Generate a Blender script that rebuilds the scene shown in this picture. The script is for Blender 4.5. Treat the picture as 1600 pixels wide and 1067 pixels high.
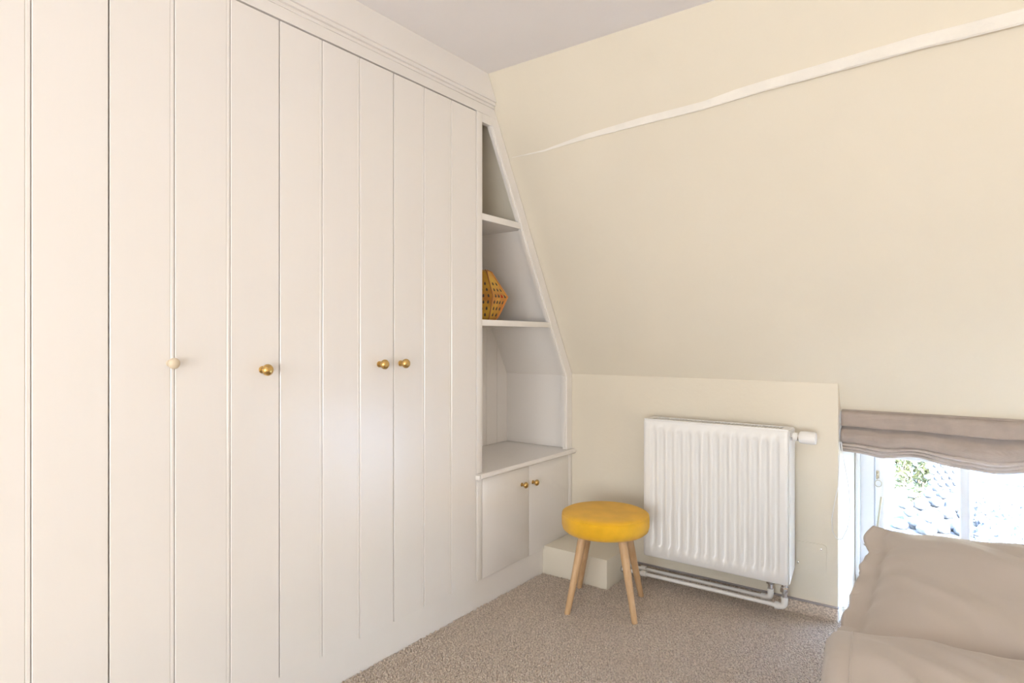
import bpy, bmesh, math, random
import numpy as np
from mathutils import Vector, noise

for o in list(bpy.data.objects):
    bpy.data.objects.remove(o, do_unlink=True)
S = bpy.context.scene
C = S.collection
R = math.radians

# ------------------------------------------------------------------ camera
FPX, HOR, CAMZ = 972.0, 531.0, 1.11
YAW = math.atan(716.0 / FPX)                 # camera looks this far left of +Y
cam_d = bpy.data.cameras.new('camera')
cam = bpy.data.objects.new('camera', cam_d)
C.objects.link(cam)
cam.location = (0, 0, CAMZ)
cam.rotation_euler = (R(90), 0, YAW)
cam_d.sensor_width = 36.0
cam_d.lens = FPX / 1600 * 36
cam_d.shift_y = -(533.5 - HOR) / 1600
cam_d.clip_start = 0.02
cam_d.clip_end = 300
S.camera = cam

# ------------------------------------------------------------------ world, sun, lights, exposure
w = bpy.data.worlds.new('sky')
S.world = w
w.use_nodes = True
nt = w.node_tree
nt.nodes.clear()
out = nt.nodes.new('ShaderNodeOutputWorld')
bg = nt.nodes.new('ShaderNodeBackground')
sk = nt.nodes.new('ShaderNodeTexSky')
sk.sky_type = 'NISHITA'
sk.sun_disc = False
sk.sun_elevation = R(48)
sk.sun_rotation = R(120)
sk.air_density = 1.0
sk.dust_density = 1.0
bg.inputs['Strength'].default_value = 13.0
nt.links.new(sk.outputs[0], bg.inputs[0])
nt.links.new(bg.outputs[0], out.inputs[0])

def light(name, kind, loc, rot, energy, col, **kw):
    d = bpy.data.lights.new(name, kind)
    d.energy = energy
    d.color = col
    for k, v in kw.items():
        setattr(d, k, v)
    o = bpy.data.objects.new(name, d)
    C.objects.link(o)
    o.location = loc
    o.rotation_euler = rot
    return o

light('sun', 'SUN', (5, -5, 20), (R(40), 0, R(52)), 9.0, (1.0, 0.95, 0.88), angle=R(1.0))
# added fill panel before the solid rear wall, stands in for daylight
light('rear_fill_light', 'AREA', (0.45, -2.52, 0.85), (R(90), 0, 0), 62, (0.93, 0.97, 1.0),
      shape='RECTANGLE', size=2.2, size_y=1.3)
# added warm fill out of view, a bare light without a lamp body
light('warm_fill_light', 'POINT', (1.70, 0.15, 0.62), (0, 0, 0), 12, (1.0, 0.82, 0.62), shadow_soft_size=0.15)
# portal for the low window under the slope
p = light('window_portal', 'AREA', (0.3, 3.30, 0.36), (R(-90), 0, 0), 1, (1, 1, 1),
          shape='RECTANGLE', size=1.3, size_y=0.62)
p.data.cycles.is_portal = True

S.view_settings.view_transform = 'Standard'
S.view_settings.look = 'None'
S.view_settings.gamma = 1.0
S.view_settings.use_curve_mapping = False
S.view_settings.exposure = 0.74

# ------------------------------------------------------------------ pixel helpers
SN, CS = math.sin(YAW), math.cos(YAW)
def ray(px, py):
    a = (px - 800) / FPX
    return Vector((a * CS - SN, a * SN + CS, -(py - HOR) / FPX))
def onX(px, py, X):
    d = ray(px, py); t = X / d.x
    return Vector((X, d.y * t, CAMZ + d.z * t))
def onY(px, py, Y):
    d = ray(px, py); t = Y / d.y
    return Vector((d.x * t, Y, CAMZ + d.z * t))
def onZ(px, py, Z):
    d = ray(px, py); t = (Z - CAMZ) / d.z
    return Vector((d.x * t, d.y * t, Z))

# ------------------------------------------------------------------ materials
def mat(name, col, rough=0.5, metal=0.0, var=0.0, vscale=8.0, bump=0.0, bscale=200.0, spec=0.5,
        sheen=0.0, stretch=None, detail=3.0, col2=None, dist=0.01):
    m = bpy.data.materials.new(name)
    m.use_nodes = True
    n = m.node_tree
    b = n.nodes['Principled BSDF']
    b.inputs['Base Color'].default_value = (*col, 1)
    b.inputs['Roughness'].default_value = rough
    b.inputs['Metallic'].default_value = metal
    b.inputs['Specular IOR Level'].default_value = spec
    if sheen:
        b.inputs['Sheen Weight'].default_value = sheen
    tc = n.nodes.new('ShaderNodeTexCoord')
    mp = n.nodes.new('ShaderNodeMapping')
    n.links.new(tc.outputs['Object'], mp.inputs[0])
    if stretch:
        mp.inputs['Scale'].default_value = stretch
    if var or col2:
        t = n.nodes.new('ShaderNodeTexNoise')
        t.inputs['Scale'].default_value = vscale
        t.inputs['Detail'].default_value = detail
        n.links.new(mp.outputs[0], t.inputs[0])
        r = n.nodes.new('ShaderNodeValToRGB')
        c2 = col2 if col2 else tuple(max(0, c * (1 - var)) for c in col)
        c1 = col if col2 else tuple(min(1, c * (1 + var)) for c in col)
        r.color_ramp.elements[0].position = 0.35
        r.color_ramp.elements[1].position = 0.65
        r.color_ramp.elements[0].color = (*c2, 1)
        r.color_ramp.elements[1].color = (*c1, 1)
        n.links.new(t.outputs[0], r.inputs[0])
        n.links.new(r.outputs[0], b.inputs['Base Color'])
    if bump:
        t2 = n.nodes.new('ShaderNodeTexNoise')
        t2.inputs['Scale'].default_value = bscale
        t2.inputs['Detail'].default_value = 3
        n.links.new(mp.outputs[0], t2.inputs[0])
        bp = n.nodes.new('ShaderNodeBump')
        bp.inputs['Strength'].default_value = bump
        bp.inputs['Distance'].default_value = dist
        n.links.new(t2.outputs[0], bp.inputs['Height'])
        n.links.new(bp.outputs[0], b.inputs['Normal'])
    return m

def weave(name, col, rough, scale, strength, var=0.08, sheen=0.2, slub=0.0):
    """woven cloth: two crossed fine waves as relief, thread colour variation"""
    m = mat(name, col, rough, var=var, vscale=18, sheen=sheen, spec=0.2)
    n = m.node_tree
    b = n.nodes['Principled BSDF']
    tc = n.nodes.new('ShaderNodeTexCoord')
    hs = []
    for ax in ('X', 'Z', 'Y'):
        wv = n.nodes.new('ShaderNodeTexWave')
        wv.bands_direction = ax
        wv.inputs['Scale'].default_value = scale
        wv.inputs['Distortion'].default_value = 1.5
        wv.inputs['Detail'].default_value = 1
        n.links.new(tc.outputs['Object'], wv.inputs[0])
        hs.append(wv)
    a = n.nodes.new('ShaderNodeMath'); a.operation = 'ADD'
    n.links.new(hs[0].outputs['Fac'], a.inputs[0]); n.links.new(hs[1].outputs['Fac'], a.inputs[1])
    a2 = n.nodes.new('ShaderNodeMath'); a2.operation = 'ADD'
    n.links.new(a.outputs[0], a2.inputs[0]); n.links.new(hs[2].outputs['Fac'], a2.inputs[1])
    bp = n.nodes.new('ShaderNodeBump')
    bp.inputs['Strength'].default_value = strength
    bp.inputs['Distance'].default_value = 0.002
    n.links.new(a2.outputs[0], bp.inputs['Height'])
    n.links.new(bp.outputs[0], b.inputs['Normal'])
    return m

M = {}
M['paint'] = mat('white_satin_paint', (0.84, 0.805, 0.775), 0.24, var=0.012, vscale=3, spec=0.8, bump=0.03, bscale=60, stretch=(1, 1, 0.15))
M['cream_knob'] = mat('cream_painted_knob', (0.70, 0.59, 0.44), 0.35)
M['wall'] = mat('cream_wall_paint', (0.77, 0.708, 0.595), 0.75, var=0.012, vscale=3, bump=0.10, bscale=45, spec=0.3)
M['beam'] = mat('chalky_white_beam', (0.84, 0.80, 0.74), 0.7, var=0.03, vscale=12, bump=0.35, bscale=40, spec=0.3)
M['ceil'] = mat('white_ceiling_paint', (0.90, 0.87, 0.87), 0.8, var=0.01, vscale=3, bump=0.06, bscale=60, spec=0.3)
M['brass'] = mat('aged_brass', (0.62, 0.42, 0.16), 0.28, 1.0, var=0.12, vscale=60)
M['pale_brass'] = mat('dull_pale_brass', (0.42, 0.37, 0.27), 0.4, 0.8)
M['chrome'] = mat('chrome', (0.75, 0.75, 0.75), 0.15, 1.0)
M['enamel'] = mat('white_enamel', (0.86, 0.855, 0.85), 0.28, bump=0.01, bscale=90)
M['dark'] = mat('painted_recess_shade', (0.10, 0.08, 0.06), 0.8)  # shade inside the ornament holes and radiator, put in as colour
M['plastic'] = mat('white_plastic', (0.85, 0.84, 0.82), 0.35)
M['trim_grey'] = mat('grey_edge_trim', (0.36, 0.33, 0.34), 0.6)
M['carpet'] = mat('beige_loop_carpet', (0.80, 0.69, 0.59), 0.95, col2=(0.48, 0.395, 0.33), vscale=150, detail=2, bump=0.6, bscale=300, spec=0.1, sheen=0.15)
M['wool'] = weave('mustard_wool_felt', (0.84, 0.46, 0.02), 0.9, 210, 0.35, var=0.06, sheen=0.25)
M['wood'] = mat('pale_beech', (0.66, 0.44, 0.25), 0.45, col2=(0.56, 0.35, 0.18), vscale=14, detail=5, stretch=(6, 6, 0.5), bump=0.05, bscale=40)
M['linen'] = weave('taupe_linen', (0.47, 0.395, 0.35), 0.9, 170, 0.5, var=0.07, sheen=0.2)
M['hem'] = weave('backlit_taupe_linen', (0.60, 0.53, 0.49), 0.9, 170, 0.5, var=0.08, sheen=0.2)  # lighter linen: window light from behind put into the colour
M['bedding'] = mat('beige_satin_cotton', (0.49, 0.43, 0.385), 0.5, var=0.03, vscale=4, bump=0.04, bscale=500, spec=0.35, sheen=0.2)
M['mattress'] = mat('white_mattress_ticking', (0.8, 0.78, 0.75), 0.85, bump=0.1, bscale=250)
M['winpaint'] = mat('white_window_gloss', (0.86, 0.87, 0.88), 0.25)
M['ornament'] = mat('yellow_gold_lacquer', (0.80, 0.50, 0.07), 0.3, 0.35, col2=(0.62, 0.27, 0.06), vscale=14, detail=2)
M['copper'] = mat('copper_edge', (0.60, 0.28, 0.10), 0.35, 0.5)
M['red'] = mat('red_glass', (0.6, 0.04, 0.02), 0.15)
M['stone'] = mat('pale_granite', (0.062, 0.059, 0.056), 0.9, col2=(0.026, 0.027, 0.029), vscale=7, detail=6, bump=0.5, bscale=14, dist=0.05, spec=0.03)
M['gravel'] = mat('pale_gravel_ground', (0.062, 0.058, 0.053), 0.95, col2=(0.036, 0.035, 0.034), vscale=1.5, detail=8, bump=0.5, bscale=20, dist=0.03, spec=0.03)
M['asphalt'] = mat('blue_grey_paving', (0.013, 0.015, 0.018), 0.9, col2=(0.028, 0.030, 0.032), vscale=2.2, detail=8, bump=0.4, bscale=30, dist=0.02, spec=0.03)
M['leaf'] = mat('yellow_green_leaves', (0.055, 0.053, 0.016), 0.6, col2=(0.032, 0.036, 0.012), vscale=3)
M['twig'] = mat('brown_twig', (0.2, 0.13, 0.08), 0.8)
gm = bpy.data.materials.new('window_glass'); gm.use_nodes = True
_b = gm.node_tree.nodes['Principled BSDF']
_b.inputs['Base Color'].default_value = (1, 1, 1, 1)
_b.inputs['Roughness'].default_value = 0.0
_b.inputs['IOR'].default_value = 1.1
_b.inputs['Transmission Weight'].default_value = 1.0
M['glass'] = gm

# ------------------------------------------------------------------ mesh helpers
def wloc(o):
    v = Vector((0, 0, 0))
    while o:
        v += o.location
        o = o.parent
    return v

class MB:
    def __init__(self):
        self.v, self.f = [], []
    def add(self, vs, fs):
        n = len(self.v)
        self.v += [tuple(x) for x in vs]
        self.f += [tuple(i + n for i in f) for f in fs]
        return self
    def box(self, x0, x1, y0, y1, z0, z1, bev=0.0, seg=2):
        bm = bmesh.new()
        bmesh.ops.create_cube(bm, size=1)
        for v in bm.verts:
            v.co = Vector(((x0 + x1) / 2 + v.co.x * (x1 - x0), (y0 + y1) / 2 + v.co.y * (y1 - y0), (z0 + z1) / 2 + v.co.z * (z1 - z0)))
        if bev:
            bmesh.ops.bevel(bm, geom=bm.edges[:], offset=bev, segments=seg, profile=0.5, affect='EDGES')
        self.bm(bm)
        return self
    def bm(self, bm):
        bm.verts.index_update()
        self.add([v.co for v in bm.verts], [[v.index for v in f.verts] for f in bm.faces])
        bm.free()
    def prism(self, poly, axis, a, b):
        """poly: 2D points; axis X -> (y,z), Y -> (x,z), Z -> (x,y)"""
        def mk(p, t):
            return {'X': (t, p[0], p[1]), 'Y': (p[0], t, p[1]), 'Z': (p[0], p[1], t)}[axis]
        n = len(poly)
        vs = [mk(p, a) for p in poly] + [mk(p, b) for p in poly]
        fs = [list(range(n))[::-1], list(range(n, 2 * n))] + [[i, (i + 1) % n, n + (i + 1) % n, n + i] for i in range(n)]
        bm = bmesh.new()
        bv = [bm.verts.new(v) for v in vs]
        for f in fs:
            bm.faces.new([bv[i] for i in f])
        bmesh.ops.recalc_face_normals(bm, faces=bm.faces)
        self.bm(bm)
        return self
    def tube(self, pts, r, seg=12, cap=True):
        pts = [Vector(p) for p in pts]
        rs = r if isinstance(r, (list, tuple)) else [r] * len(pts)
        t0 = (pts[1] - pts[0]).normalized()
        up = Vector((0, 0, 1)) if abs(t0.z) < 0.9 else Vector((1, 0, 0))
        nrm = t0.cross(up).normalized()
        vs = []
        for i, p_ in enumerate(pts):
            a = pts[max(i - 1, 0)]; b = pts[min(i + 1, len(pts) - 1)]
            t = (b - a).normalized()
            nrm = (nrm - t * nrm.dot(t)).normalized()
            bn = t.cross(nrm)
            for k in range(seg):
                an = 2 * math.pi * k / seg
                vs.append(p_ + (nrm * math.cos(an) + bn * math.sin(an)) * rs[i])
        fs = []
        for i in range(len(pts) - 1):
            for k in range(seg):
                fs.append([i * seg + k, i * seg + (k + 1) % seg, (i + 1) * seg + (k + 1) % seg, (i + 1) * seg + k])
        if cap:
            fs.append(list(range(seg))[::-1])
            fs.append([(len(pts) - 1) * seg + k for k in range(seg)])
        return self.add(vs, fs)
    def lathe(self, prof, org, axis=(0, 0, 1), seg=24):
        """prof: (radius, height) along axis"""
        ax = Vector(axis).normalized()
        up = Vector((0, 0, 1)) if abs(ax.z) < 0.9 else Vector((1, 0, 0))
        u = ax.cross(up).normalized(); v = ax.cross(u)
        org = Vector(org)
        vs, fs = [], []
        for r_, h_ in prof:
            for k in range(seg):
                an = 2 * math.pi * k / seg
                vs.append(org + ax * h_ + (u * math.cos(an) + v * math.sin(an)) * max(r_, 1e-5))
        for i in range(len(prof) - 1):
            for k in range(seg):
                fs.append([i * seg + k, i * seg + (k + 1) % seg, (i + 1) * seg + (k + 1) % seg, (i + 1) * seg + k])
        fs.append(list(range(seg))[::-1])
        fs.append([(len(prof) - 1) * seg + k for k in range(seg)])
        return self.add(vs, fs)
    def grid(self, fn, nu, nv, thick=None):
        vs = [fn(i / nu, j / nv) for j in range(nv + 1) for i in range(nu + 1)]
        fs = [[j * (nu + 1) + i, j * (nu + 1) + i + 1, (j + 1) * (nu + 1) + i + 1, (j + 1) * (nu + 1) + i] for j in range(nv) for i in range(nu)]
        return self.add(vs, fs)
    def build(self, name, m, parent=None, smooth=35, label=None):
        off = wloc(parent) if parent else Vector((0, 0, 0))
        me = bpy.data.meshes.new(name)
        me.from_pydata([(v[0] - off.x, v[1] - off.y, v[2] - off.z) for v in self.v], [], self.f)
        bm = bmesh.new(); bm.from_mesh(me)
        bmesh.ops.recalc_face_normals(bm, faces=bm.faces)
        bm.to_mesh(me); bm.free()
        me.materials.append(m)
        if smooth:
            me.polygons.foreach_set('use_smooth', [True] * len(me.polygons))
            me.set_sharp_from_angle(angle=R(smooth))
        o = bpy.data.objects.new(name, me)
        C.objects.link(o)
        if parent:
            o.parent = parent
        if label:
            o['label'] = label
        return o

def center(o):
    """put a top-level mesh's origin at the base of its bounds"""
    me = o.data
    n = len(me.vertices)
    a = np.empty(n * 3); me.vertices.foreach_get('co', a); a = a.reshape(-1, 3)
    lo, hi = a.min(0), a.max(0)
    c = np.array([(lo[0] + hi[0]) / 2, (lo[1] + hi[1]) / 2, lo[2]])
    me.vertices.foreach_set('co', (a - c).ravel())
    o.location = c
    return o

def tag(o, label, cat, group=None):
    o['label'] = label; o['category'] = cat
    if group:
        o['group'] = group
    return o
def thing(name, label, cat, loc, group=None):
    o = bpy.data.objects.new(name, None)
    o.empty_display_size = 0.1
    C.objects.link(o)
    o.location = loc
    return tag(o, label, cat, group)
def struct(o):
    o['kind'] = 'structure'
    return o

# ------------------------------------------------------------------ key planes of the room
WX = -1.627            # front of the wardrobe doors
BX = -2.04             # back of the built-in furniture
WY = 2.72              # low (knee) wall
KZ = 0.94              # top of the low wall
CZ = 2.21              # flat ceiling
SL = (2.012 - WY) / (CZ - KZ)          # slope of the roof: dY / dz
def slopeY(z): return WY + (z - KZ) * SL
RX0, RX1, RZ = -0.416, 1.02, 0.815     # window recess
WINY = 3.18
XR, YB = 1.95, -2.62                   # right wall, wall behind the camera

# ------------------------------------------------------------------ setting
struct(MB().box(-2.2, XR + .1, YB - .1, 3.4, -0.12, 0.0).build('floor', M['carpet'], smooth=0))
struct(MB().box(-2.2, XR + .1, YB - .1, 2.35, CZ, CZ + .12).build('ceiling', M['ceil'], smooth=0))
struct(MB().box(BX - .12, BX - .002, YB, 3.3, 0, CZ).build('wall_left', M['wall'], smooth=0))
struct(MB().box(XR, XR + .1, YB, 3.3, 0, CZ).build('wall_right', M['wall'], smooth=0))
struct(MB().box(-2.16, XR, YB - .1, YB, 0, CZ).build('wall_front', M['wall'], smooth=0))
# low wall, left of the recess (with a return that makes the reveal) and right of it
kb = MB()
kb.box(BX, RX0, WY, WY + .10, 0, KZ - .0, 0.004)
kb.box(RX0 - .08, RX0, WY + .095, WINY + .10, 0, 0.86, 0.0)
kb.box(RX1, XR, WY, WY + .10, 0, KZ)
kb.box(RX1, RX1 + .08, WY + .095, WINY + .10, 0, 0.86)
struct(kb.build('wall_back', M['wall'], smooth=0))
# sloped underside of the roof: reaches lower above the recess
def slab(x0, x1, z0, z1, mb, t=0.12):
    dy, dz = t * 0.873, t * 0.487
    mb.prism([(slopeY(z0), z0), (slopeY(z1), z1), (slopeY(z1) + dy + .05, z1), (slopeY(z0) + dy + .05, z0)], 'X', x0, x1)
sb = MB()
slab(BX, RX0, KZ - .001, CZ + .05, sb)
slab(RX0, RX1, RZ, CZ + .05, sb)
slab(RX1, XR, KZ - .001, CZ + .05, sb)
sb.box(RX0, RX1, slopeY(RZ) + .04, WINY + .14, RZ, RZ + .10)
struct(sb.build('wall_slope', M['wall'], smooth=0))
# beam that comes through the plaster of the slope
def slope_pt(px, py, out_=0.0):
    d = ray(px, py)
    # plane: (y - WY) - SL (z - KZ) = 0
    t = (WY + SL * (CAMZ - KZ)) / (d.y - SL * d.z)
    p_ = Vector((0, 0, CAMZ)) + d * t
    nn = Vector((0, -1, SL)).normalized()
    return p_ + nn * out_
top = [(800, 246.0), (850, 234), (880, 222.5), (912, 210.5), (1000, 184), (1100, 158), (1150, 139.5), (1200, 124), (1290, 98), (1375, 73), (1440, 54), (1500, 39), (1600, 13)]
bot = [(800, 246.6), (850, 237), (880, 228), (912, 218.5), (1000, 196), (1100, 171), (1150, 156), (1200, 141), (1290, 117), (1375, 94), (1440, 76), (1500, 62), (1600, 37)]
bb = MB()
random.seed(4)
vs, fs = [], []
for i, (a, b) in enumerate(zip(top, bot)):
    prot = 0.001 + 0.028 * min(1, max(0, (a[0] - 820) / 700))
    A, B = slope_pt(*a, 0), slope_pt(*b, 0)
    nn = Vector((0, -1, SL)).normalized()
    j = (random.random() - .5) * 0.004 if i > 2 else 0
    vs += [A - nn * .02, A + nn * (.15 * prot), A.lerp(B, .62) + nn * (prot * .75 + j), A.lerp(B, .78) + nn * (prot + j), A.lerp(B, .93) + nn * prot * .9, B + nn * (.2 * prot), B - nn * .02]
# the beam goes on in the same direction to the right wall
k = 7
la, lb = vs[-2 * k:-k], vs[-k:]
f_ = (XR - .01 - lb[0].x) / (lb[0].x - la[0].x)
d_ = (lb[0] - la[0]) * f_
vs += [p_ + d_ for p_ in lb]
for i in range(len(top)):
    for q in range(k):
        fs.append([i * k + q, i * k + (q + 1) % k, (i + 1) * k + (q + 1) % k, (i + 1) * k + q])
fs += [list(range(k)), [len(top) * k + q for q in range(k)]]
bb.add(vs, fs)
struct(bb.build('trim_1', M['beam'], smooth=30))

# boxed step in the corner
bx = MB().box(WX + .0005, -1.293, 2.462, WY + .02, 0, 0.136, 0.002).box(WX - .006, WX + .003, 2.463, WY, 0, .119)
struct(bx.build('trim_2', M['wall'], smooth=30))

# carpet upstand with a grey edge
struct(MB().box(-1.293, RX0, WY - .012, WY + .01, 0, 0.056, 0.004).build('baseboard_back', M['carpet'], smooth=30))
struct(MB().box(-1.293, RX0 + .002, WY - .009, WY + .01, 0.056, 0.063, 0.002).build('trim_3', M['trim_grey'], smooth=30))
# plinth below the built-in furniture
struct(MB().box(WX - .03, WX - .006, YB, 2.462, 0, 0.121).build('baseboard_left', M['paint'], smooth=0))

# cornice over the wardrobes: bead, flat band, projecting fascia that is cut to the slope
cb = MB()
def band(z0, z1, xf, xb=WX - .03, gap=.002):
    cb.prism([(YB, z0), (slopeY(z0) - gap, z0), (slopeY(z1) - gap, z1), (YB, z1)], 'X', xb, xf)
band(2.048, 2.060, WX + .0035)
band(2.060, 2.104, WX + .001)
band(2.086, 2.096, WX + .006)
band(2.096, 2.108, WX + .016)
band(2.108, CZ, WX + .024)
struct(cb.build('trim_4', M['paint'], smooth=0))

# ------------------------------------------------------------------ carpet pile
def carpet():
    rng = np.random.default_rng(3)
    s = 0.0074
    xs = np.arange(WX - .004, 0.25, s)
    ys = np.arange(0.42, WY - .012, s * 0.9)
    X, Y = np.meshgrid(xs, ys)
    X[1::2] += s / 2
    X = X.ravel(); Y = Y.ravel()
    X = X + rng.normal(0, .0011, X.size); Y = Y + rng.normal(0, .0011, Y.size)
    keep = (X < RX0 + .35) & ~((X < -1.29) & (Y > 2.459)) & (X > WX - .004)
    # only where the camera's side of the bed leaves floor in view
    keep &= ~((X > -0.02) & (Y < 2.2))
    X, Y = X[keep], Y[keep]
    n = X.size
    ring = 5
    r = s * (0.62 + 0.12 * rng.random(n))
    hgt = 0.0060 + 0.0050 * rng.random(n)
    ph = rng.random(n) * 6.28
    lean = rng.normal(0, .0022, (n, 2))
    V = np.zeros((n, 2 * ring + 1, 3))
    for q in range(ring):
        a = ph + 2 * np.pi * q / ring
        V[:, q, 0] = X + r * np.cos(a); V[:, q, 1] = Y + r * np.sin(a); V[:, q, 2] = -0.0005
        V[:, ring + q, 0] = X + lean[:, 0] * .7 + r * .68 * np.cos(a); V[:, ring + q, 1] = Y + lean[:, 1] * .7 + r * .68 * np.sin(a); V[:, ring + q, 2] = hgt * .75
    V[:, 2 * ring, 0] = X + lean[:, 0]; V[:, 2 * ring, 1] = Y + lean[:, 1]; V[:, 2 * ring, 2] = hgt
    F = []
    for q in range(ring):
        q2 = (q + 1) % ring
        F += [[q, q2, ring + q2], [q, ring + q2, ring + q], [ring + q, ring + q2, 2 * ring]]
    F = np.array(F)
    nv = 2 * ring + 1
    T = (F[None] + (np.arange(n) * nv)[:, None, None]).reshape(-1, 3)
    me = bpy.data.meshes.new('carpet_pile')
    me.vertices.add(n * nv); me.vertices.foreach_set('co', V.ravel())
    me.loops.add(T.size); me.loops.foreach_set('vertex_index', T.ravel().astype(np.int32))
    me.polygons.add(len(T)); me.polygons.foreach_set('loop_start', np.arange(0, T.size, 3, dtype=np.int32))
    me.polygons.foreach_set('use_smooth', np.ones(len(T), dtype=bool))
    me.update(calc_edges=True)
    me.materials.append(M['carpet'])
    o = bpy.data.objects.new('carpet_pile', me); C.objects.link(o)
    o.parent = bpy.data.objects['floor']
    o['kind'] = 'stuff'
carpet()

# ------------------------------------------------------------------ wardrobes
DZ0, DZ1 = 0.121, 2.044
YE = [onX(x, 531, WX).y for x in (744.5, 615.5, 437, 170.5)]     # door edges, far to near
YE += [YE[-1] - .449, YE[-1] - .898]
KNOBZ = 1.027
def knob(parent, y, z, m, s=1.0, ax=(1, 0, 0), x=WX, name='knob', label=None):
    pr = [(.0105, 0), (.0105, .003), (.006, .005), (.0055, .014), (.008, .017), (.0135, .020), (.0165, .026), (.0165, .031), (.0125, .037), (.006, .0395), (0.0, .040)]
    return MB().lathe([(r_ * s, h_ * s) for r_, h_ in pr], (x, y, z), ax, 20).build(name, m, parent, 40, label)
def planks(door, y0, y1, z0, z1, n, th=0.02, x=None):
    """boards with a bead along one edge; shallow recessed joints"""
    xf = WX if x is None else x
    wd = (y1 - y0) / n
    for i in range(n):
        a, b = y0 + i * wd + (.0008 if i else 0), y0 + (i + 1) * wd - (.0008 if i < n - 1 else 0)
        sec = [(xf - th, a), (xf - th, b)]
        if i < n - 1:
            sec += [(xf - .0022, b), (xf - .0004, b - .002), (xf - .0004, b - .0080), (xf - .0018, b - .0095), (xf - .0018, b - .0104), (xf, b - .0116)]
        else:
            sec += [(xf - .0012, b), (xf, b - .0012)]
        if i:
            sec += [(xf, a + .0016), (xf - .0022, a)]
        else:
            sec += [(xf, a + .0012), (xf - .0012, a)]
        MB().prism(sec, 'Z', z0, z1).build('board', M['paint'], door, smooth=0)
G = 0.0018
def wardrobe(yn, yf, doors, label):
    """yn near end, yf far end; doors: list of (y0, y1, [(knob y, z, mat)])"""
    t = thing('wardrobe', label, 'wardrobe', ((WX + BX) / 2, (yn + yf) / 2, 0.0), 'built-in wardrobes along the wall')
    b = MB()
    e = .0005
    b.box(BX + .001, WX - .0245, yn + e, yn + .018, .0, 2.045)
    b.box(BX + .001, WX - .0245, yf - .018, yf - e, .0, 2.045)
    b.box(BX + .001, BX + .008, yn + .018, yf - .018, .0, 2.045)
    b.box(BX + .008, WX - .0245, yn + .018, yf - .018, 2.027, 2.045)
    b.box(BX + .008, WX - .0245, yn + .018, yf - .018, .10, .119)
    b.build('carcass', M['paint'], t, smooth=0)
    for y0, y1, kn in doors:
        d = MB().box(WX - .023, WX - .0195, y0 + G, y1 - G, DZ0, DZ1).build('door', M['paint'], t, smooth=0)
        planks(d, y0 + G, y1 - G, DZ0, DZ1, 3, .0195)
        for ky, kz, km, lb in kn:
            knob(d, ky, kz, km, .85 if km == M['cream_knob'] else 1.0, label=lb)
def ky(px): return onX(px, 570, WX + .03).y
wardrobe(YE[2], YE[0], [(YE[1], YE[0], [(ky(635), KNOBZ, M['brass'], 'round brass knob')]), (YE[2], YE[1], [(ky(602), KNOBZ, M['brass'], 'round brass knob')])],
         'white boarded double-door wardrobe with two brass knobs, adjoining the open corner shelves')
wardrobe(YE[3], YE[2], [(YE[3], YE[2], [(ky(419), KNOBZ - .002, M['brass'], 'round brass knob'), (ky(274), KNOBZ + .024, M['cream_knob'], 'small cream painted knob')])],
         'white boarded single-door wardrobe with one brass and one cream knob')
wardrobe(YE[5], YE[3], [(YE[4], YE[3], []), (YE[5], YE[4], [])],
         'white boarded wardrobe with plain knobless door, farthest from the corner shelves')

# ------------------------------------------------------------------ corner shelves (above the counter)
Y0 = YE[0]
def yz(px, py, x=WX):
    v = onX(px, py, x); return (v.y, v.z)
CT, CB = 0.562, 0.536           # counter top / underside
ys1 = onX(753, 500, WX).y       # inner edge of the upright
t = thing('corner_shelf_unit', 'white open corner shelves cut to the sloping wall, beside the wardrobe', 'shelf unit', (WX - .2, 2.35, CT))
MB().box(WX - .022, WX + .002, Y0 + .001, ys1, CT, 2.0478, .0008).build('upright', M['paint'], t, 30)
FW = 0.048
g = .003
zt = 2.0478
zk = KZ - .002
outer = [(slopeY(zt) - g, zt), (WY - g, zk), (WY - g, CT)]
inner = [(slopeY(zt) - g - FW * 1.1, zt), (WY - g - FW, zk - .012), (WY - g - FW, CT)]
MB().prism(outer + inner[::-1], 'X', WX - .022, WX + .003).build('sloped_frame', M['paint'], t, 0)
# thin bead on the inside of the frame
q = 0.010
inner2 = [(p_[0] - q, p_[1]) for p_ in inner]
MB().prism(inner + inner2[::-1], 'X', WX - .018, WX - .004).build('frame_bead', M['paint'], t, 0)
MB().box(WX - .022, WX + .002, ys1, slopeY(2.02) - .03, 2.012, 2.0478).build('top_rail', M['paint'], t, 0)
# boards of the back
yb0, yb1 = Y0 + .02, WY - .01
nb = 8
for i in range(nb):
    a, b = yb0 + (yb1 - yb0) * i / nb, yb0 + (yb1 - yb0) * (i + 1) / nb
    def zc(y): return min(2.04, KZ + (y - WY) / SL - .02) if y < WY - .012 else KZ - .02
    poly = [(a + .001, CT), (b - .001, CT), (b - .001, zc(b)), (a + .001, zc(a))]
    MB().prism(poly, 'X', BX + .001, BX + .012).build('back_board', M['paint'], t, 0)
MB().box(BX + .012, WX - .025, Y0 + .002, Y0 + .018, CT, 2.045).build('side_panel', M['paint'], t, 0)
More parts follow.
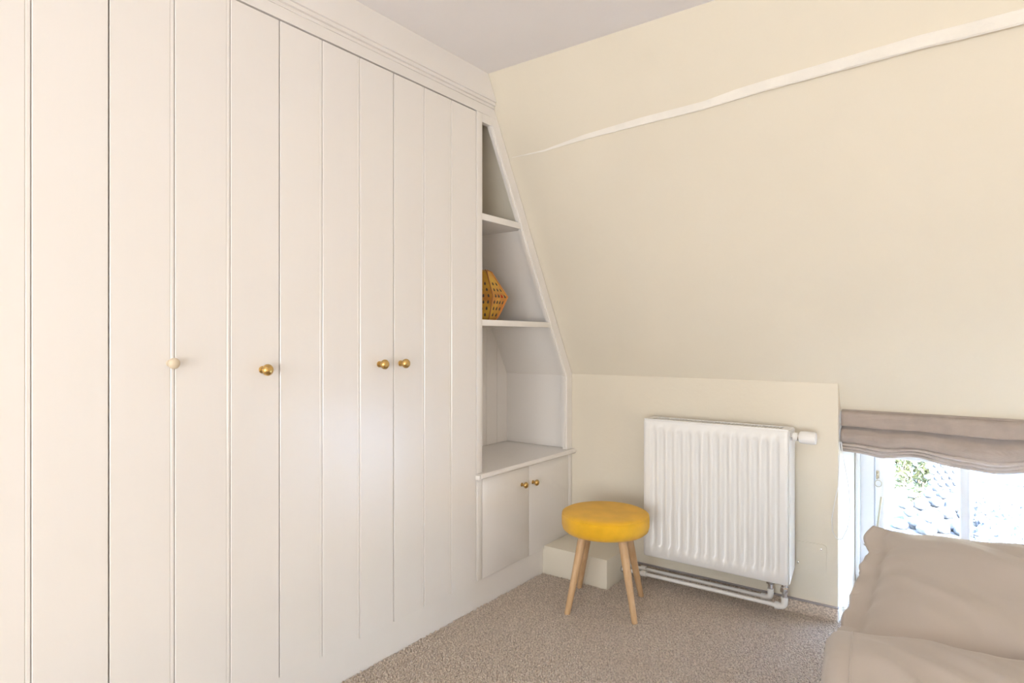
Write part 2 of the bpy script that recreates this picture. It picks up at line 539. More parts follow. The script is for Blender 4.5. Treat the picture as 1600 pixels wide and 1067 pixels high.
# lining of the far end and of the slope
MB().prism([(WY - .001, CT), (WY - .001, KZ - .003), (slopeY(1.62) - .002, 1.62), (slopeY(1.62) - .016, 1.62), (WY - .014, KZ - .010), (WY - .014, CT)], 'X', BX + .012, WX - .022).build('end_lining', M['paint'], t, 0)
MB().prism([(slopeY(1.6205) - .002, 1.6205), (slopeY(2.04) - .002, 2.04), (slopeY(2.04) - .016, 2.04), (slopeY(1.6205) - .016, 1.6205)], 'X', BX + .012, WX - .022).build('slope_lining', M['wall'], t, 0)
for pz, th in ((1.635, .022), (1.193, .020)):
    y2 = slopeY(pz) - .02
    MB().prism([(Y0 + .018, pz - th), (slopeY(pz - th) - .02, pz - th), (y2, pz), (Y0 + .018, pz)], 'X', BX + .012, WX - .02).build('shelf', M['paint'], t, 0)
    MB().box(WX - .02, WX - .002, ys1 - .001, slopeY(pz) - FW - .004, pz - th - .004, pz + .002, .003).build('shelf_edge', M['paint'], t, 30)

# counter with rounded nosing
sec = [(BX + .002, CB), (WX + .012, CB), (WX + .021, CB + .003), (WX + .027, CB + .009), (WX + .028, CB + .014), (WX + .026, CB + .020), (WX + .020, CT - .001), (BX + .002, CT - .001)]
c = MB()
n = len(sec)
ya, yb = Y0 - .012, WY - .003
for i in range(n):
    pass
c.prism([(s_[0], s_[1]) for s_ in sec], 'Y', ya + .0135, yb).box(WX + .002, WX + .027, ya, ya + .0134, CB + .002, CT - .003, .004)
o = c.build('worktop', M['paint'], None, 30)
tag(center(o), 'white narrow worktop with rounded nosing above the small corner cupboard', 'worktop')

# low corner cupboard
t = thing('corner_cupboard', 'white low two-door cupboard with small brass knobs below the corner shelves', 'cupboard', (WX - .2, 2.35, 0))
b = MB()
b.box(BX + .001, WX - .0245, Y0 + .001, Y0 + .018, 0, CB - .001)
b.box(BX + .001, WX - .0245, WY - .02, WY - .002, 0, CB - .001)
b.box(BX + .001, BX + .01, Y0 + .018, WY - .02, 0, CB - .001)
b.box(BX + .01, WX - .0245, Y0 + .018, WY - .02, .10, .118)
b.build('carcass', M['paint'], t, 0)
yl, ym, yr = onX(753.5, 800, WX).y, onX(827, 800, WX).y, onX(888.5, 780, WX).y
MB().box(WX - .022, WX + .001, Y0 + .001, yl - .0015, .121, CB - .001, .001).build('stile', M['paint'], t, 30)
MB().box(WX - .022, WX + .001, yr + .0015, WY - .002, .121, CB - .001, .001).build('stile', M['paint'], t, 30)
for a, b_, kx in ((yl, ym, 821), (ym, yr, 838)):
    z0 = .121
    d = MB().box(WX - .022, WX, a + .001, b_ - .001, z0, CB - .003, .0015).build('door', M['paint'], t, 30)
    knob(d, onX(kx, 758, WX + .02).y, onX(kx, 758, WX + .02).z if kx == 821 else onX(kx, 754, WX + .02).z, M['brass'], .82, label='small brass knob')

# ------------------------------------------------------------------ pierced ornament on the shelf
oz = 1.194
ox, oy = -1.80, 2.228
t = thing('pierced_ornament', 'golden yellow faceted ornament with dark teardrop piercings on the shelf', 'ornament', (ox, oy, oz))
prof = [(.040, 0), (.062, .018), (.078, .048), (.108, .112), (.082, .150), (.052, .196), (.034, .226), (.012, .236)]
def orn(ang, h):
    """six sided surface"""
    for (r0, h0), (r1, h1) in zip(prof, prof[1:]):
        if h0 <= h <= h1:
            r_ = r0 + (r1 - r0) * (h - h0) / (h1 - h0)
            break
    s6 = math.pi / 3
    k = (ang % s6) - s6 / 2
    return r_ * math.cos(s6 / 2) / math.cos(k)
b = MB()
seg = 36
vs = []
for r_, hh in prof:
    for i in range(seg):
        a = 2 * math.pi * i / seg
        rr = orn(a, hh)
        # corners lie at multiples of 60 deg; one corner points to +Y
        vs.append((ox + rr * math.sin(a), oy + rr * math.cos(a), oz + hh))
fs = [[i * seg + q, i * seg + (q + 1) % seg, (i + 1) * seg + (q + 1) % seg, (i + 1) * seg + q] for i in range(len(prof) - 1) for q in range(seg)]
fs += [list(range(seg)), [(len(prof) - 1) * seg + q for q in range(seg)]]
b.add(vs, fs).build('body', M['ornament'], t, 20)
# copper seams along the corners
e = MB()
for i in range(6):
    a = math.pi / 3 * i
    e.tube([(ox + (r_ + .001) * math.sin(a), oy + (r_ + .001) * math.cos(a), oz + hh) for r_, hh in prof], .0035, 6)
e.build('copper_seam', M['copper'], t, 50)
h_ = MB(); gmz = MB()
for face in range(6):
    for row, hh in enumerate((.03, .058, .086, .114, .142, .170)):
        m_ = (2, 3, 4, 4, 3, 2)[row]
        for j in range(m_):
            a = math.pi / 3 * face + math.pi / 3 * (j + .75) / (m_ + .5)
            rr = orn(a, hh) + .0006
            P_ = Vector((ox + rr * math.sin(a), oy + rr * math.cos(a), oz + hh))
            am = math.pi / 3 * (face + .5)
            tu = Vector((math.cos(am), -math.sin(am), 0)); nu = Vector((math.sin(am), math.cos(am), 0))
            up = (Vector((ox + orn(a, hh + .01) * math.sin(a), oy + orn(a, hh + .01) * math.cos(a), oz + hh + .01)) - P_).normalized()
            pts = []
            for q in range(10):
                an = 2 * math.pi * q / 10
                wq = .0042 * math.sin(an) * (1 - .35 * math.cos(an))
                pts.append(P_ + tu * wq + up * (.0085 * math.cos(an)))
            nn = tu.cross(up).normalized()
            if nn.dot(nu) < 0: nn = -nn
            bmx = [p_ - nn * .003 for p_ in pts] + [p_ + nn * .0006 for p_ in pts]
            tgt = gmz if (row == 3 and j == 1 and face == 1) else h_
            tgt.add(bmx, [list(range(10)), list(range(10, 20))] + [[i, (i + 1) % 10, 10 + (i + 1) % 10, 10 + i] for i in range(10)])
h_.build('piercing_shade', M['dark'], t, 0)['kind'] = 'stuff'  # solid dark teardrops painted as the shade in the holes
gmz.build('red_gem', M['red'], t, 0)

# ------------------------------------------------------------------ radiator
RF, RB = 2.565, 2.672
rx0, rx1 = onY(1005.5, 700, RF).x, onY(1231, 700, RF).x
rz0, rz1 = 0.157, 0.757
t = thing('radiator', 'white ribbed panel radiator on the low wall with thermostat knob', 'radiator', ((rx0 + rx1) / 2, (RF + RB) / 2, rz0))
# pressed front panel: flutes as geometry
NR = 14
mx = 0.026
pitch = (rx1 - rx0 - 2 * mx) / NR
xs_ = [rx0, rx0 + .004, rx0 + mx * .6]
dep = [.004, 0, 0]
for i in range(NR):
    a = rx0 + mx + i * pitch
    for f_, d_ in ((.02, 0), (.17, .0), (.30, .011), (.72, .011), (.85, 0), (.98, 0)):
        xs_.append(a + f_ * pitch); dep.append(d_)
xs_ += [rx1 - mx * .6, rx1 - .004, rx1]; dep += [0, 0, .004]
zs_ = [(rz0, 0, .006), (rz0 + .006, 0, 0), (rz0 + .045, 0, 0), (rz0 + .062, 1, 0), (rz1 - .058, 1, 0), (rz1 - .041, 0, 0), (rz1 - .006, 0, 0), (rz1, 0, .006)]
vs, fs = [], []
for z_, k_, e_ in zs_:
    for x_, d_ in zip(xs_, dep):
        vs.append((x_, RF + (d_ * k_ if d_ != .004 else .004) + e_, z_))
m_ = len(xs_)
fs = [[j * m_ + i, j * m_ + i + 1, (j + 1) * m_ + i + 1, (j + 1) * m_ + i] for j in range(len(zs_) - 1) for i in range(m_ - 1)]
b = MB().add(vs, fs)
b.box(rx0 + .002, rx1 - .002, RF + .014, RF + .024, rz0 + .002, rz1 - .002)
b.build('front_panel', M['enamel'], t, 50)
MB().box(rx0 + .01, rx1 - .012, RB - .012, RB, rz0, rz1 - .01, .003).build('rear_panel', M['enamel'], t, 30)
MB().box(rx0 - .001, rx0 + .0008, RF + .012, RB - .002, rz0 + .012, rz1 + .001, .0005).build('side_cover', M['enamel'], t, 30)
MB().prism([(RF + .010, rz0 + .004), (RF + .024, rz0 + .004), (RB, rz0 + .045), (RB, rz1 - .006), (RB - .004, rz1), (RF + .010, rz1)], 'X', rx1 - .0008, rx1 + .003).build('side_cover', M['enamel'], t, 0)
gr = MB()
gr.box(rx0, rx1, RF + .006, RF + .026, rz1 - .001, rz1 + .005, .002)
gr.box(rx0, rx1, RB - .016, RB, rz1 - .001, rz1 + .005, .002)
gr.box(rx0, rx0 + .03, RF + .020, RB - .01, rz1 - .001, rz1 + .0045)
gr.box(rx1 - .03, rx1, RF + .020, RB - .01, rz1 - .001, rz1 + .0045)
gobj = gr.build('top_grille', M['enamel'], t, 30)
MB().box(rx0 + .02, rx1 - .02, RF + .026, RB - .016, rz1 - .05, rz1 - .045).build('grille_shade_sheet', M['dark'], t, 0)  # flat dark sheet standing in for the shade below the grille
ns = 40
sl = MB().box(0, .004, RF + .024, RB - .015, rz1 - .002, rz1 + .003)
for i in range(ns):
    x_ = rx0 + .032 + (rx1 - rx0 - .066) * i / (ns - 1)
    if i == 0:
        base = MB(); base.v = [(v[0] + x_, v[1], v[2]) for v in sl.v]; base.f = sl.f
        first = base.build('grille_slat', M['enamel'], gobj, 0)
        fx = x_
    else:
        o = first.copy(); C.objects.link(o); o.parent = gobj; o.location.x = x_ - fx
# wall brackets, thermostat, connection valves
for x_ in (rx0 + .12, rx1 - .12):
    MB().box(x_, x_ + .03, RB - .002, WY, rz0 + .05, rz1 - .05).build('wall_bracket', M['enamel'], t, 0)
tz, ty = onY(1250, 683, 2.60).z, 2.60
MB().tube([(rx1 + .001, ty, tz), (rx1 + .014, ty, tz)], .016, 6).build('valve_nut', M['chrome'], t, 20)
th = MB().lathe([(.0165, 0), (.017, .012), (.0145, .014), (.0145, .02)], (rx1 + .012, ty, tz), (1, 0, 0), 24).build('thermostat_neck', M['plastic'], t, 30)
MB().lathe([(.0168, 0), (.0168, .004)], (rx1 + .030, ty, tz), (1, 0, 0), 24).build('chrome_ring', M['chrome'], th, 30)
hd = MB()
seg = 36
prof2 = [(.019, .034), (.023, .038), (.0245, .050), (.0245, .086), (.0225, .093), (.0, .095)]
vs = []
for r_, h2 in prof2:
    for i in range(seg):
        a = 2 * math.pi * i / seg
        rr = max(r_ - (.0016 if (i % 3 == 0 and .037 < h2 < .09) else 0), 1e-5)
        vs.append((rx1 + h2, ty + rr * math.cos(a), tz + rr * math.sin(a)))
hd.add(vs, [[i * seg + q, i * seg + (q + 1) % seg, (i + 1) * seg + (q + 1) % seg, (i + 1) * seg + q] for i in range(len(prof2) - 1) for q in range(seg)] + [list(range(seg))])
hd.build('thermostat_knob', M['plastic'], t, 40)
PZ = .060
y1p, y2p = 2.605, 2.662
vx1, vx2 = onY(1226, 930, y1p).x, onY(1204, 915, y2p).x
for vx, vy in ((vx1, y1p), (vx2, y2p)):
    vb = MB().lathe([(.010, .100), (.010, .158)], (vx, vy, 0), (0, 0, 1), 16).lathe([(.0155, .118), (.0165, .120), (.0165, .138), (.0155, .140)], (vx, vy, 0), (0, 0, 1), 6)
    vb.build('connection_valve', M['chrome'], t, 25)

# two heating pipes running into the boxed step
for vx, vy, nm in ((vx1, y1p, 'front'), (vx2, y2p, 'rear')):
    t2 = thing('heating_pipe', ('white heating pipe along the skirting joining the outer radiator valve' if nm == 'front' else 'white heating pipe close to the carpet upstand joining the inner radiator valve'),
               'pipe', ((vx - 1.29) / 2, vy, PZ - .012), 'heating pipes below the radiator')
    MB().tube([(-1.2925, vy, PZ - .003), (-.9, vy, PZ), (vx - .028, vy, PZ)], .0082, 12).build('pipe_run', M['plastic'], t2, 40)
    el = [(vx - .03, vy, PZ)] + [(vx - .018 + .018 * math.sin(a), vy, PZ + .018 - .018 * math.cos(a)) for a in (0, .4, .8, 1.2, 1.57)] + [(vx, vy, .099)]
    MB().tube(el, .0125, 14).tube([(vx - .036, vy, PZ), (vx - .022, vy, PZ)], .0145, 14).build('elbow', M['plastic'], t2, 40)
    xc = onY(1006, 897, vy).x
    MB().tube([(xc - .012, vy, PZ - .001), (xc + .012, vy, PZ - .001)], .0125, 14).build('coupling', M['plastic'], t2, 40)
    MB().tube([(-1.2925, vy, PZ - .003), (-1.2855, vy, PZ - .003)], .014, 14).build('collar', M['chrome'], t2, 40)

# cover plate on the low wall
px0, px1 = onY(1239, 860, WY).x, onY(1292, 860, WY).x
pz1, pz0 = onY(1265, 847, WY).z, onY(1265, 893, WY).z
bm = bmesh.new()
bmesh.ops.create_cube(bm, size=1)
for v in bm.verts:
    v.co = Vector(((px0 + px1) / 2 + v.co.x * (px1 - px0), WY - .002 + v.co.y * .005, (pz0 + pz1) / 2 + v.co.z * (pz1 - pz0)))
bmesh.ops.bevel(bm, geom=[e for e in bm.edges if abs(e.verts[0].co.x - e.verts[1].co.x) < 1e-5 and abs(e.verts[0].co.z - e.verts[1].co.z) < 1e-5], offset=.014, segments=5, profile=.5, affect='EDGES')
t = thing('cover_plate', 'thin cream painted cover plate with two screws on the wall beside radiator', 'cover plate', ((px0 + px1) / 2, WY - .0015, pz0))
b = MB(); b.bm(bm); b.build('plate', M['wall'], t, 30)
for x_, z_ in ((px1 - .02, pz1 - .02), (px0 + .02, pz0 + .03)):
    MB().lathe([(.004, 0), (.004, .001), (.002, .0016)], (x_, WY - .0045, z_), (0, -1, 0), 12).build('screw', M['chrome'], t, 30)

# ------------------------------------------------------------------ stool
sx, sy = -1.222, 2.312
t = thing('stool', 'round mustard yellow upholstered stool on four splayed pale wooden legs', 'stool', (sx, sy, 0.004))
pr = [(.0, .318), (.150, .318), (.166, .321), (.176, .330), (.180, .345), (.1805, .374), (.1795, .385), (.1755, .3925), (.168, .397), (.155, .4005), (.12, .4045), (.06, .4075), (.0, .4085)]
seat = MB().lathe(pr, (sx, sy, 0), (0, 0, 1), 64).build('seat', M['wool'], t, 60)
a_ = [2 * math.pi * i / 64 for i in range(65)]
MB().tube([(sx + .177 * math.cos(q), sy + .177 * math.sin(q), .3900) for q in a_], .0018, 6, cap=False).build('seam', M['wool'], seat, 60)
for px, py in ((886, 960), (992, 975), (905, 919), (1002, 932)):
    f = onZ(px, py, .004)
    d = Vector((f.x - sx, f.y - sy, 0))
    tp = Vector((sx, sy, .320)) + d * .58
    f = Vector((f.x, f.y, .0035))
    dd = (tp - f)
    MB().tube([f, f + dd * .01, f + dd * .5, tp], [.0105, .0115, .0148, .0185], 18).build('leg', M['wood'], t, 50)

# ------------------------------------------------------------------ window
wz0, wz1 = 0.06, 0.70
fx0 = RX0
t = MB()
FY0, FY1 = WINY, WINY + .085
# casing (outer frame)
cx = onY(1366, 760, WINY).x
t.box(fx0 + .001, cx, FY0, FY1 + .01, wz0, RZ - .001, .004)
t.box(RX1 - (cx - fx0), RX1 - .001, FY0, FY1 + .01, wz0, RZ - .001, .004)
t.box(cx, RX1 - (cx - fx0), FY0, FY1 + .01, .645, RZ - .001, .004)
t.box(cx, RX1 - (cx - fx0), FY0, FY1 + .01, wz0, wz0 + .05, .004)
win = struct(t.build('window_1', M['winpaint'], None, 30))
t = MB()
t.box(fx0 + .001, RX1 - .001, FY0 - .02, FY1 + .02, .0, wz0 - .001, .004)
t.box(fx0 + .001, fx0 + .020, FY0 - .035, FY0 - .0005, wz0, RZ - .001, .005)
t.build('window_casing', M['winpaint'], win, 30)
x0 = cx + .003
mull0, mull1 = onY(1499.5, 760, WINY + .01).x, onY(1516, 760, WINY + .01).x
st = onY(1382, 760, WINY).x - x0
pw = mull0 - (x0 + st)
x1 = mull1 + pw + st                # right end of first casement
pzt = onY(1382, 716, WINY).z
for k, (a, b_) in enumerate(((x0, x1), (x1 + .004, RX1 - (cx - fx0) - .003))):
    s_ = MB()
    yy0, yy1 = FY0 + .006, FY0 + .052
    s_.box(a, a + st, yy0, yy1, .113, .642, .004)
    s_.box(b_ - st, b_, yy0, yy1, .113, .642, .004)
    s_.box(a + st - .001, b_ - st + .001, yy0, yy1, pzt, .642, .004)
    s_.box(a + st - .001, b_ - st + .001, yy0, yy1, .113, .16, .004)
    cs = s_.build('casement', M['winpaint'], win, 30)
    mm = (a + b_) / 2
    mw = (mull1 - mull0) / 2
    MB().box(mm - mw, mm + mw, yy0 + .004, yy1 - .004, .158, pzt + .001, .005).build('glazing_bar', M['winpaint'], cs, 30)
    for u0, u1 in ((a + st - .004, mm - mw + .004), (mm + mw - .004, b_ - st + .004)):
        MB().box(u0, u1, yy0 + .022, yy0 + .026, .155, pzt + .004).build('pane', M['glass'], cs, 0)
# hook with ring and stay on the left stile
hk = MB()
hz = onY(1371, 742, WINY).z; hx = onY(1371, 742, WINY).x
hk.box(hx - .006, hx + .006, FY0 - .0, FY0 + .0062, hz - .016, hz + .018, .002)
hk.tube([(hx, FY0, hz + .008), (hx, FY0 - .010, hz + .006), (hx - .001, FY0 - .013, hz - .012), (hx - .001, FY0 - .006, hz - .016)], .0032, 8)
hk.tube([(hx + .004 + .013 * math.sin(q), FY0 - .008, hz - .036 + .015 * math.cos(q)) for q in [2 * math.pi * i / 20 for i in range(21)]], .0015, 6, cap=False)
hk.build('window_hook', M['pale_brass'], win, 40)
s0, s1 = onY(1377, 776, WINY - .01), onY(1370, 832, WINY - .01)
MB().tube([s0, s0.lerp(s1, .5), s1], .0042, 8).build('stay_rod', M['pale_brass'], win, 40)

# small white pipe end at the foot of the reveal
e0 = onZ(1316, 968, .006)
o = MB().lathe([(.009, .0), (.009, .040), (.0125, .041), (.0125, .052), (.009, .053), (.006, .060)], (RX0 + .018, WY + .035, .0), (0, 0, 1), 16).build('pipe_stub', M['plastic'], None, 30)
tag(center(o), 'short white capped pipe end standing at the foot of the window reveal', 'pipe')

# ------------------------------------------------------------------ roman blind
t = thing('roman_blind', 'taupe linen roman blind gathered up in folds above the low window', 'blind', (0.3, 2.79, .66))
bx0, bx1 = RX0 + .004, RX1 - .006
def sag(u):
    x_ = u * (bx1 - bx0)
    return .007 * math.sin(x_ * 19 - .4) * min(1, x_ * 8) + .003 * math.sin(x_ * 37 + 2.0) * min(1, x_ * 8) + .022 * (1 - math.cos(min(x_, .60) / .60 * math.pi)) * .5
def strip(name, prof, amp, ph=0.0, nu=110, th=.0022, mm='linen'):
    """prof: list of (y, z); a cloth strip along X that sags with amp"""
    # resample
    pts = []
    for (a, b_) in zip(prof, prof[1:]):
        for k in range(4):
            f_ = k / 4
            pts.append((a[0] + (b_[0] - a[0]) * f_, a[1] + (b_[1] - a[1]) * f_))
    pts.append(prof[-1])
    nv = len(pts) - 1
    def fn(u, v):
        y, z = pts[round(v * nv)]
        x_ = bx0 + u * (bx1 - bx0)
        s_ = amp * (.35 + .65 * v)
        return (x_, y - s_ * .006 * math.sin(x_ * 23 + ph) - .004 * noise.noise(Vector((x_ * 7, z * 20, ph))), z - s_ * sag(u) / .02 * .02 * 1.0)
    b = MB().grid(fn, nu, nv)
    o = b.build(name, M[mm], t, 80)
    md = o.modifiers.new('thick', 'SOLIDIFY'); md.thickness = th; md.offset = 0
    return o
MB().box(bx0, bx1, 2.772, 2.7905, .822, .834, .002).build('headrail', M['linen'], t, 30)
strip('top_band', [(2.770, .828), (2.758, .822), (2.752, .800), (2.750, .776), (2.752, .7715), (2.757, .7725)], .30, 0)
strip('fold', [(2.778, .770), (2.768, .764), (2.748, .757), (2.736, .745), (2.733, .728), (2.738, .712), (2.748, .7055), (2.760, .707)], 1.0, 1.0)
strip('fold', [(2.775, .708), (2.757, .705), (2.743, .701), (2.741, .696), (2.748, .6945), (2.772, .699)], 1.15, 1.6, mm='hem')  # this and the folds below use the linen with painted backlight
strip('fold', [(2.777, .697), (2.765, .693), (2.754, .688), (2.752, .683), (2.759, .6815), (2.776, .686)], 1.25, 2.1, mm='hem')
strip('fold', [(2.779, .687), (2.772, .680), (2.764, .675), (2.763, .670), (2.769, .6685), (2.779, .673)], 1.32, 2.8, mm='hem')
cp = []
for px, py in ((1311.5, 690), (1311, 730), (1309.5, 760), (1304, 785), (1299.5, 812), (1301, 830), (1306, 840), (1310.5, 843)):
    cp.append(onY(px, py, WY - .004))
for px, py in ((1316, 842), (1324, 826), (1329, 800), (1326, 760), (1318, 715), (1314, 690)):
    cp.append(onX(px, py, RX0 + .006) if False else onY(px, py, WY - .002))
MB().tube([(cp[0].x, 2.75, .70)] + cp + [(cp[-1].x, 2.75, .70)], .0016, 6).build('pull_cord', M['plastic'], t, 50)

# ------------------------------------------------------------------ bed
BZ = .50
bl = -.15
t = thing('bed', 'bed with white mattress on a low wooden base beside the window', 'bed', (.6, 1.2, 0))
MB().box(bl + .02, 1.30, .18, 2.20, .14, .24, .006).build('bed_base', M['wood'], t, 30)
MB().box(bl, 1.32, .16, 2.22, .24, .425, .035, 4).build('mattress', M['mattress'], t, 50)
lg = MB().box(-.03, .03, -.03, .03, .004, .14, .004)
f1 = None
for x_, y_ in ((bl + .1, .28), (1.22, .28), (bl + .1, 2.1), (1.22, 2.1)):
    b = MB(); b.v = [(v[0] + x_, v[1] + y_, v[2]) for v in lg.v]; b.f = lg.f
    b.build('leg', M['wood'], t, 30)

def fbm(x, y, s, seed=0.0):
    return noise.noise(Vector((x * s, y * s, seed)))
def ridge(x, y, ang, freq, seed):
    """long soft cloth creases along a direction"""
    u = x * math.cos(ang) + y * math.sin(ang)
    v = -x * math.sin(ang) + y * math.cos(ang)
    n_ = noise.noise(Vector((u * freq, v * freq * .22, seed)))
    return (1 - abs(n_) * 2.2)
# pillow
pxa, pxb, pya, pyb = -.232, .54, 1.435, 2.12
t = thing('pillow', 'large beige cotton pillow lying at the window end of the bed', 'pillow', ((pxa + pxb) / 2, (pya + pyb) / 2, .425))
def pil(side):
    def fn(u, v):
        x_ = pxa + (pxb - pxa) * u
        ya_ = pya + min(.16, .28 * (x_ - pxa))
        y_ = ya_ + (pyb - ya_) * v
        eu = min(u, 1 - u) * 2; ev = min(v, 1 - v) * 2
        fl = max(0, min(1, (u - .06) / .94))             # flat open flap on the left edge
        puff = (max(0, math.sin(math.pi * fl)) ** .42) * (max(0, math.sin(math.pi * v)) ** .40)
        edge = 1 - min(1, eu * 4)
        # edges are pulled in and wavy
        y_ += (.5 - v) * .07 * (1 - abs(2 * v - 1)) * 0 + .018 * fbm(u * 3, v * 9, 1, 3.1) * edge
        x_ += (.03 * fbm(0, v * 5, 1, 5.0) + .012 * fbm(0, v * 11, 1, 9.0)) * (1 if u < .2 else 0) * (1 - u * 5 if u < .2 else 0)
        if side > 0:
            z = .482 + .060 * v + .064 * puff + .012 * ridge(x_, y_, .60, 5.5, 1.0) * puff + .010 * ridge(x_, y_, .85, 10, 2.0) * puff + .008 * fbm(x_, y_, 6, 2)
            z += .012 * max(0, 1 - u * 8) * (fbm(0, v, 4, 1.7) * 1.2 + .5 * fbm(0, v, 11, 4.4)) + .012 * max(0, 1 - u * 7) * max(0, (v - .8) * 5)
        else:
            z = .476 + .056 * v - (.048 + .056 * v) * puff ** .5 + .010 * max(0, 1 - u * 8) * math.sin(v * 17 + 1)
        return (x_, y_, z)
    return fn
b = MB().grid(pil(1), 90, 70)
o = b.build('pillowcase', M['bedding'], t, 80)
o2 = MB().grid(pil(-1), 60, 40).build('pillowcase_underside', M['bedding'], t, 80)
md = o.modifiers.new('thick', 'SOLIDIFY'); md.thickness = .003
# duvet: its turned edge crosses the bed beside the pillow, its side hangs over the mattress
t = thing('duvet', 'creased beige cotton duvet with stitched hem spread over the bed beside the pillow', 'duvet', (.5, .8, .425))
dxa, dxb, dya, dyb = -.238, 1.42, .12, 1.42
def duv(u, v):
    x_ = dxa + (dxb - dxa) * u
    y_ = dya + (dyb - dya) * v
    y_ += (min(.15, .28 * (x_ - dxa)) + .012 * fbm(x_, 0, 5, 7)) * v
    kf = min(1, .25 + (1 - v) * 5)
    z = .516 + .019 * kf * ridge(x_, y_, .62, 5.0, 4.0) + .015 * kf * ridge(x_, y_, .85, 9.0, 8.0) + .010 * kf * fbm(x_, y_, 3.5, 1.0)
    z += .020 * math.exp(-((v - .86) / .10) ** 2) * min(1, u * 6 + .35)
    eu = x_ - dxa
    if eu < .025:
        z -= .022 * (1 - eu / .025) ** 2
    ev = dyb - (dya + (dyb - dya) * v)
    if ev < .035:
        z -= .05 * (1 - ev / .035) ** 2
    return (x_ + (.010 * fbm(0, y_, 6, 3) + min(.06, .13 * (dyb - y_))) * max(0, 1 - eu * 2), y_, z)
o = MB().grid(duv, 150, 120).build('duvet_cover', M['bedding'], t, 80)
md = o.modifiers.new('thick', 'SOLIDIFY'); md.thickness = .03; md.offset = -1
sm = []
for i in range(61):
    v = i / 60 * .975
    p_ = duv(.028, v)
    sm.append((p_[0], p_[1], p_[2] + .0005))
MB().tube(sm, .0016, 6).build('hem_stitching', M['bedding'], t, 60)

# ------------------------------------------------------------------ added window frame around the unseen rear fill light
t = MB()
wx0, wx1, a, b_ = -.75, 1.65, .13, 1.57
for bxx in ((wx0, wx1, a, a + .07), (wx0, wx1, b_ - .07, b_), (wx0, wx0 + .07, a, b_), (wx1 - .07, wx1, a, b_), (.42, .48, a, b_)):
    t.box(bxx[0], bxx[1], YB, YB + .05, bxx[2], bxx[3])
struct(t.build('rear_fill_frame', M['winpaint'], None, 0))

# ------------------------------------------------------------------ outdoors, seen from the upper floor
GZ = -3.0
struct(MB().box(-60, 60, 4.5, 90, GZ - .3, GZ).build('ground', M['gravel'], smooth=0))
def rock(name, x, y, z, r, seed, m, label, sq=(1, 1, .8), group='boulders of the garden wall'):
    bm = bmesh.new()
    bmesh.ops.create_icosphere(bm, subdivisions=3, radius=1)
    for v in bm.verts:
        n_ = v.co.normalized()
        k_ = 1 + .22 * noise.noise(n_ * 1.3 + Vector((seed, 0, 0))) + .08 * noise.noise(n_ * 3.5 + Vector((0, seed, 0)))
        v.co = Vector((n_.x * sq[0], n_.y * sq[1], n_.z * sq[2])) * r * k_ + Vector((x, y, z))
    b = MB(); b.bm(bm)
    o = b.build(name, m, None, 60)
    return tag(center(o), label, 'boulder', group)
random.seed(11)
stones = [(1420, 800, 8), (1432, 790, 11), (1446, 792, 13), (1460, 811, 19), (1477, 803, 13), (1483, 789, 14), (1466, 788, 11), (1492, 802, 11), (1440, 817, 14), (1484, 819, 12), (1497, 818, 11),
          (1425, 818, 12), (1498, 788, 9), (1470, 830, 14), (1450, 833, 14), (1490, 834, 13), (1453, 775, 8), (1475, 776, 9), (1428, 776, 7)]
DW = 13.8
heap = []
for i, (px, py, rp) in enumerate(stones):
    tt = DW - (py - 805) * .02
    P_ = Vector((0, 0, CAMZ)) + ray(px, py) * tt
    heap.append([P_, rp / FPX * tt * .92, 'b'])
for i in range(26):
    px = 1457 + (i % 4) * 10 + random.uniform(-3, 3)
    py = 722 + (i // 4) * 8 + random.uniform(-2, 2)
    heap.append([Vector((0, 0, CAMZ)) + ray(px, py) * 15.4, 5.0 / FPX * 15.4, 's'])
for it in range(80):
    for a in range(len(heap)):
        for b_ in range(a):
            d = heap[a][0] - heap[b_][0]
            need = 1.13 * (heap[a][1] + heap[b_][1])
            if d.length < need:
                k_ = d.normalized() * (need - d.length) * .35
                heap[a][0] += k_; heap[b_][0] -= k_
for i, (P_, r_, k_) in enumerate(heap):
    z_ = max(P_.z, GZ + r_ * .6)
    if k_ == 'b':
        rock('boulder', P_.x, P_.y, z_, r_, i * 3.7, M['stone'],
             'largest rounded pale boulder low in the garden stone wall' if stones[i][2] > 16 else 'rounded grey boulder piled in the garden stone wall outside')
    else:
        rock('wall_stone', P_.x, P_.y, z_, r_, 50 + i * 2.3, M['stone'], 'small rubble stone of the rough pillar behind the boulders', (1, 1, .8), 'stones of the rough pillar')
# bank behind the stones, coarse wall with a post, paving and scree on the right
def ground_patch(name, pix, m, hz, label, cat, z=GZ):
    pts = [onZ(px, py, z) for px, py in pix]
    b = MB().prism([(p_.x, p_.y) for p_ in pts], 'Z', z - .02, z + hz)
    o = b.build(name, m, None, 0)
    return struct(center(o))
ground_patch('paving', [(1522, 724), (1700, 742), (1700, 772), (1516, 752)], M['asphalt'], .02, '', '')
ground_patch('path', [(1372, 812), (1412, 808), (1420, 850), (1372, 860)], M['asphalt'], .03, '', '')
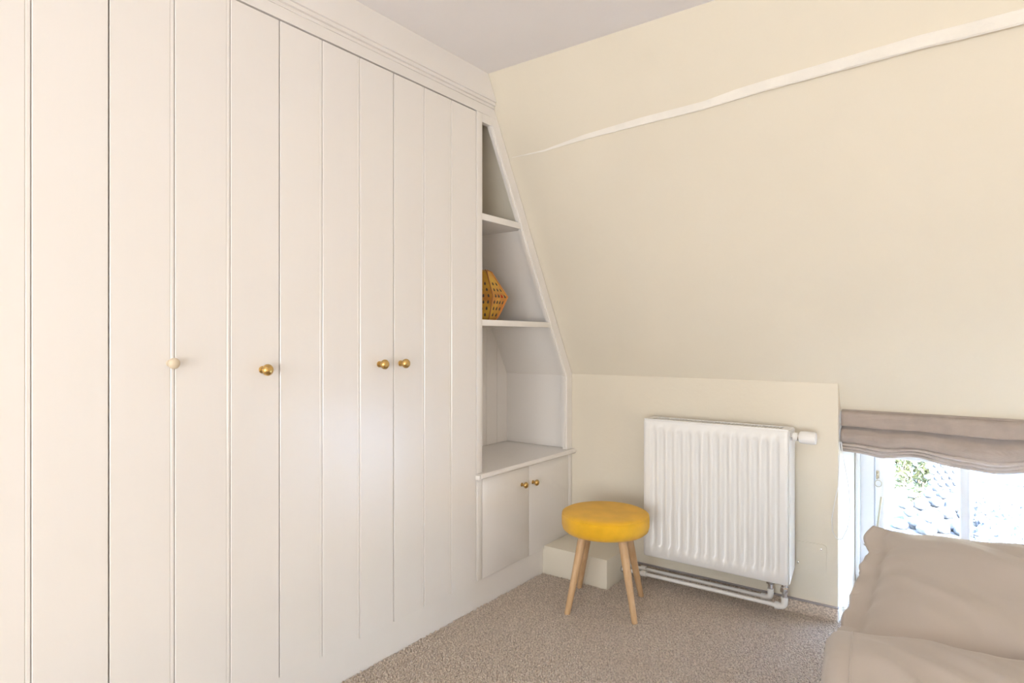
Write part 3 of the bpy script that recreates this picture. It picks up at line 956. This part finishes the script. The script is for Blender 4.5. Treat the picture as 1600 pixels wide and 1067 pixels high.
# scree: countless small stones, a low heap
rng = np.random.default_rng(5)
b = MB()
tet = [(1, 1, 1), (-1, -1, 1), (-1, 1, -1), (1, -1, -1)]
for i in range(1500):
    u, v = rng.random(), rng.random()
    px = 1530 + u * 145
    py = 772 + u * 44 + v * (30 + 55 * (1 - u * .3))
    g_ = onZ(px, py, GZ + .05)
    r_ = .05 + .10 * rng.random()
    ax = rng.normal(0, 1, 3)
    a = rng.random() * 6.28
    vs = []
    for q in ((1, 0, 0), (-1, 0, 0), (0, 1, 0), (0, -1, 0), (0, 0, 1), (0, 0, -1)):
        vq = Vector(q) * r_ * (0.7 + .5 * rng.random())
        vq.rotate(Vector((ax[0], ax[1], ax[2])).normalized().to_track_quat('Z', 'Y'))
        vs.append(Vector((g_.x, g_.y, GZ + r_ * .4)) + vq)
    b.add(vs, [[0, 2, 4], [2, 1, 4], [1, 3, 4], [3, 0, 4], [2, 0, 5], [1, 2, 5], [3, 1, 5], [0, 3, 5]])
o = b.build('scree', M['stone'], None, 0)
o['kind'] = 'stuff'
tag(center(o), 'loose pale stones scattered on the ground outside the window', 'gravel')
# shrubs
def shrub(px, py, hp, wp, seed, label, D=16.0, nl=420):
    base = Vector((0, 0, CAMZ)) + ray(px, py) * D
    base.z = GZ
    topz = CAMZ + ray(px, py - hp).z * D
    r_ = wp / FPX * D / 2
    t = thing('shrub', label, 'shrub', base)
    rnd = random.Random(seed)
    st_ = MB()
    lv = MB()
    H = topz - GZ
    for k in range(7):
        a = rnd.random() * 6.28
        tip = base + Vector((math.cos(a) * r_ * .7, math.sin(a) * r_ * .7, H * rnd.uniform(.75, 1)))
        st_.tube([base + Vector((math.cos(a) * .05, math.sin(a) * .05, 0)), base.lerp(tip, .5) + Vector((0, 0, .1)), tip], [.03, .02, .006], 6)
    for k in range(nl):
        a = rnd.random() * 6.28; rr = r_ * math.sqrt(rnd.random()); zz = H * (.25 + .75 * rnd.random() ** .7)
        c_ = base + Vector((math.cos(a) * rr, math.sin(a) * rr, zz))
        u_ = Vector((rnd.gauss(0, 1), rnd.gauss(0, 1), rnd.gauss(0, 1))).normalized() * .10
        w_ = u_.cross(Vector((rnd.gauss(0, 1), rnd.gauss(0, 1), rnd.gauss(0, 1)))).normalized() * .035
        lv.add([c_ - u_, c_ + w_, c_ + u_, c_ - w_], [[0, 1, 2, 3]])
    st_.build('stem', M['twig'], t, 50)
    f_ = lv.build('foliage', M['leaf'], t, 0)
    f_['kind'] = 'stuff'
shrub(1411, 760, 48, 22, 1, 'airy yellow green shrub beside the sunlit gravel outside')
shrub(1440, 768, 52, 24, 2, 'leafy yellow green shrub next to the rough stone pillar outside')
shrub(1428, 776, 14, 14, 3, 'small low green shrub in front of the two taller shrubs', 15.0, 120)
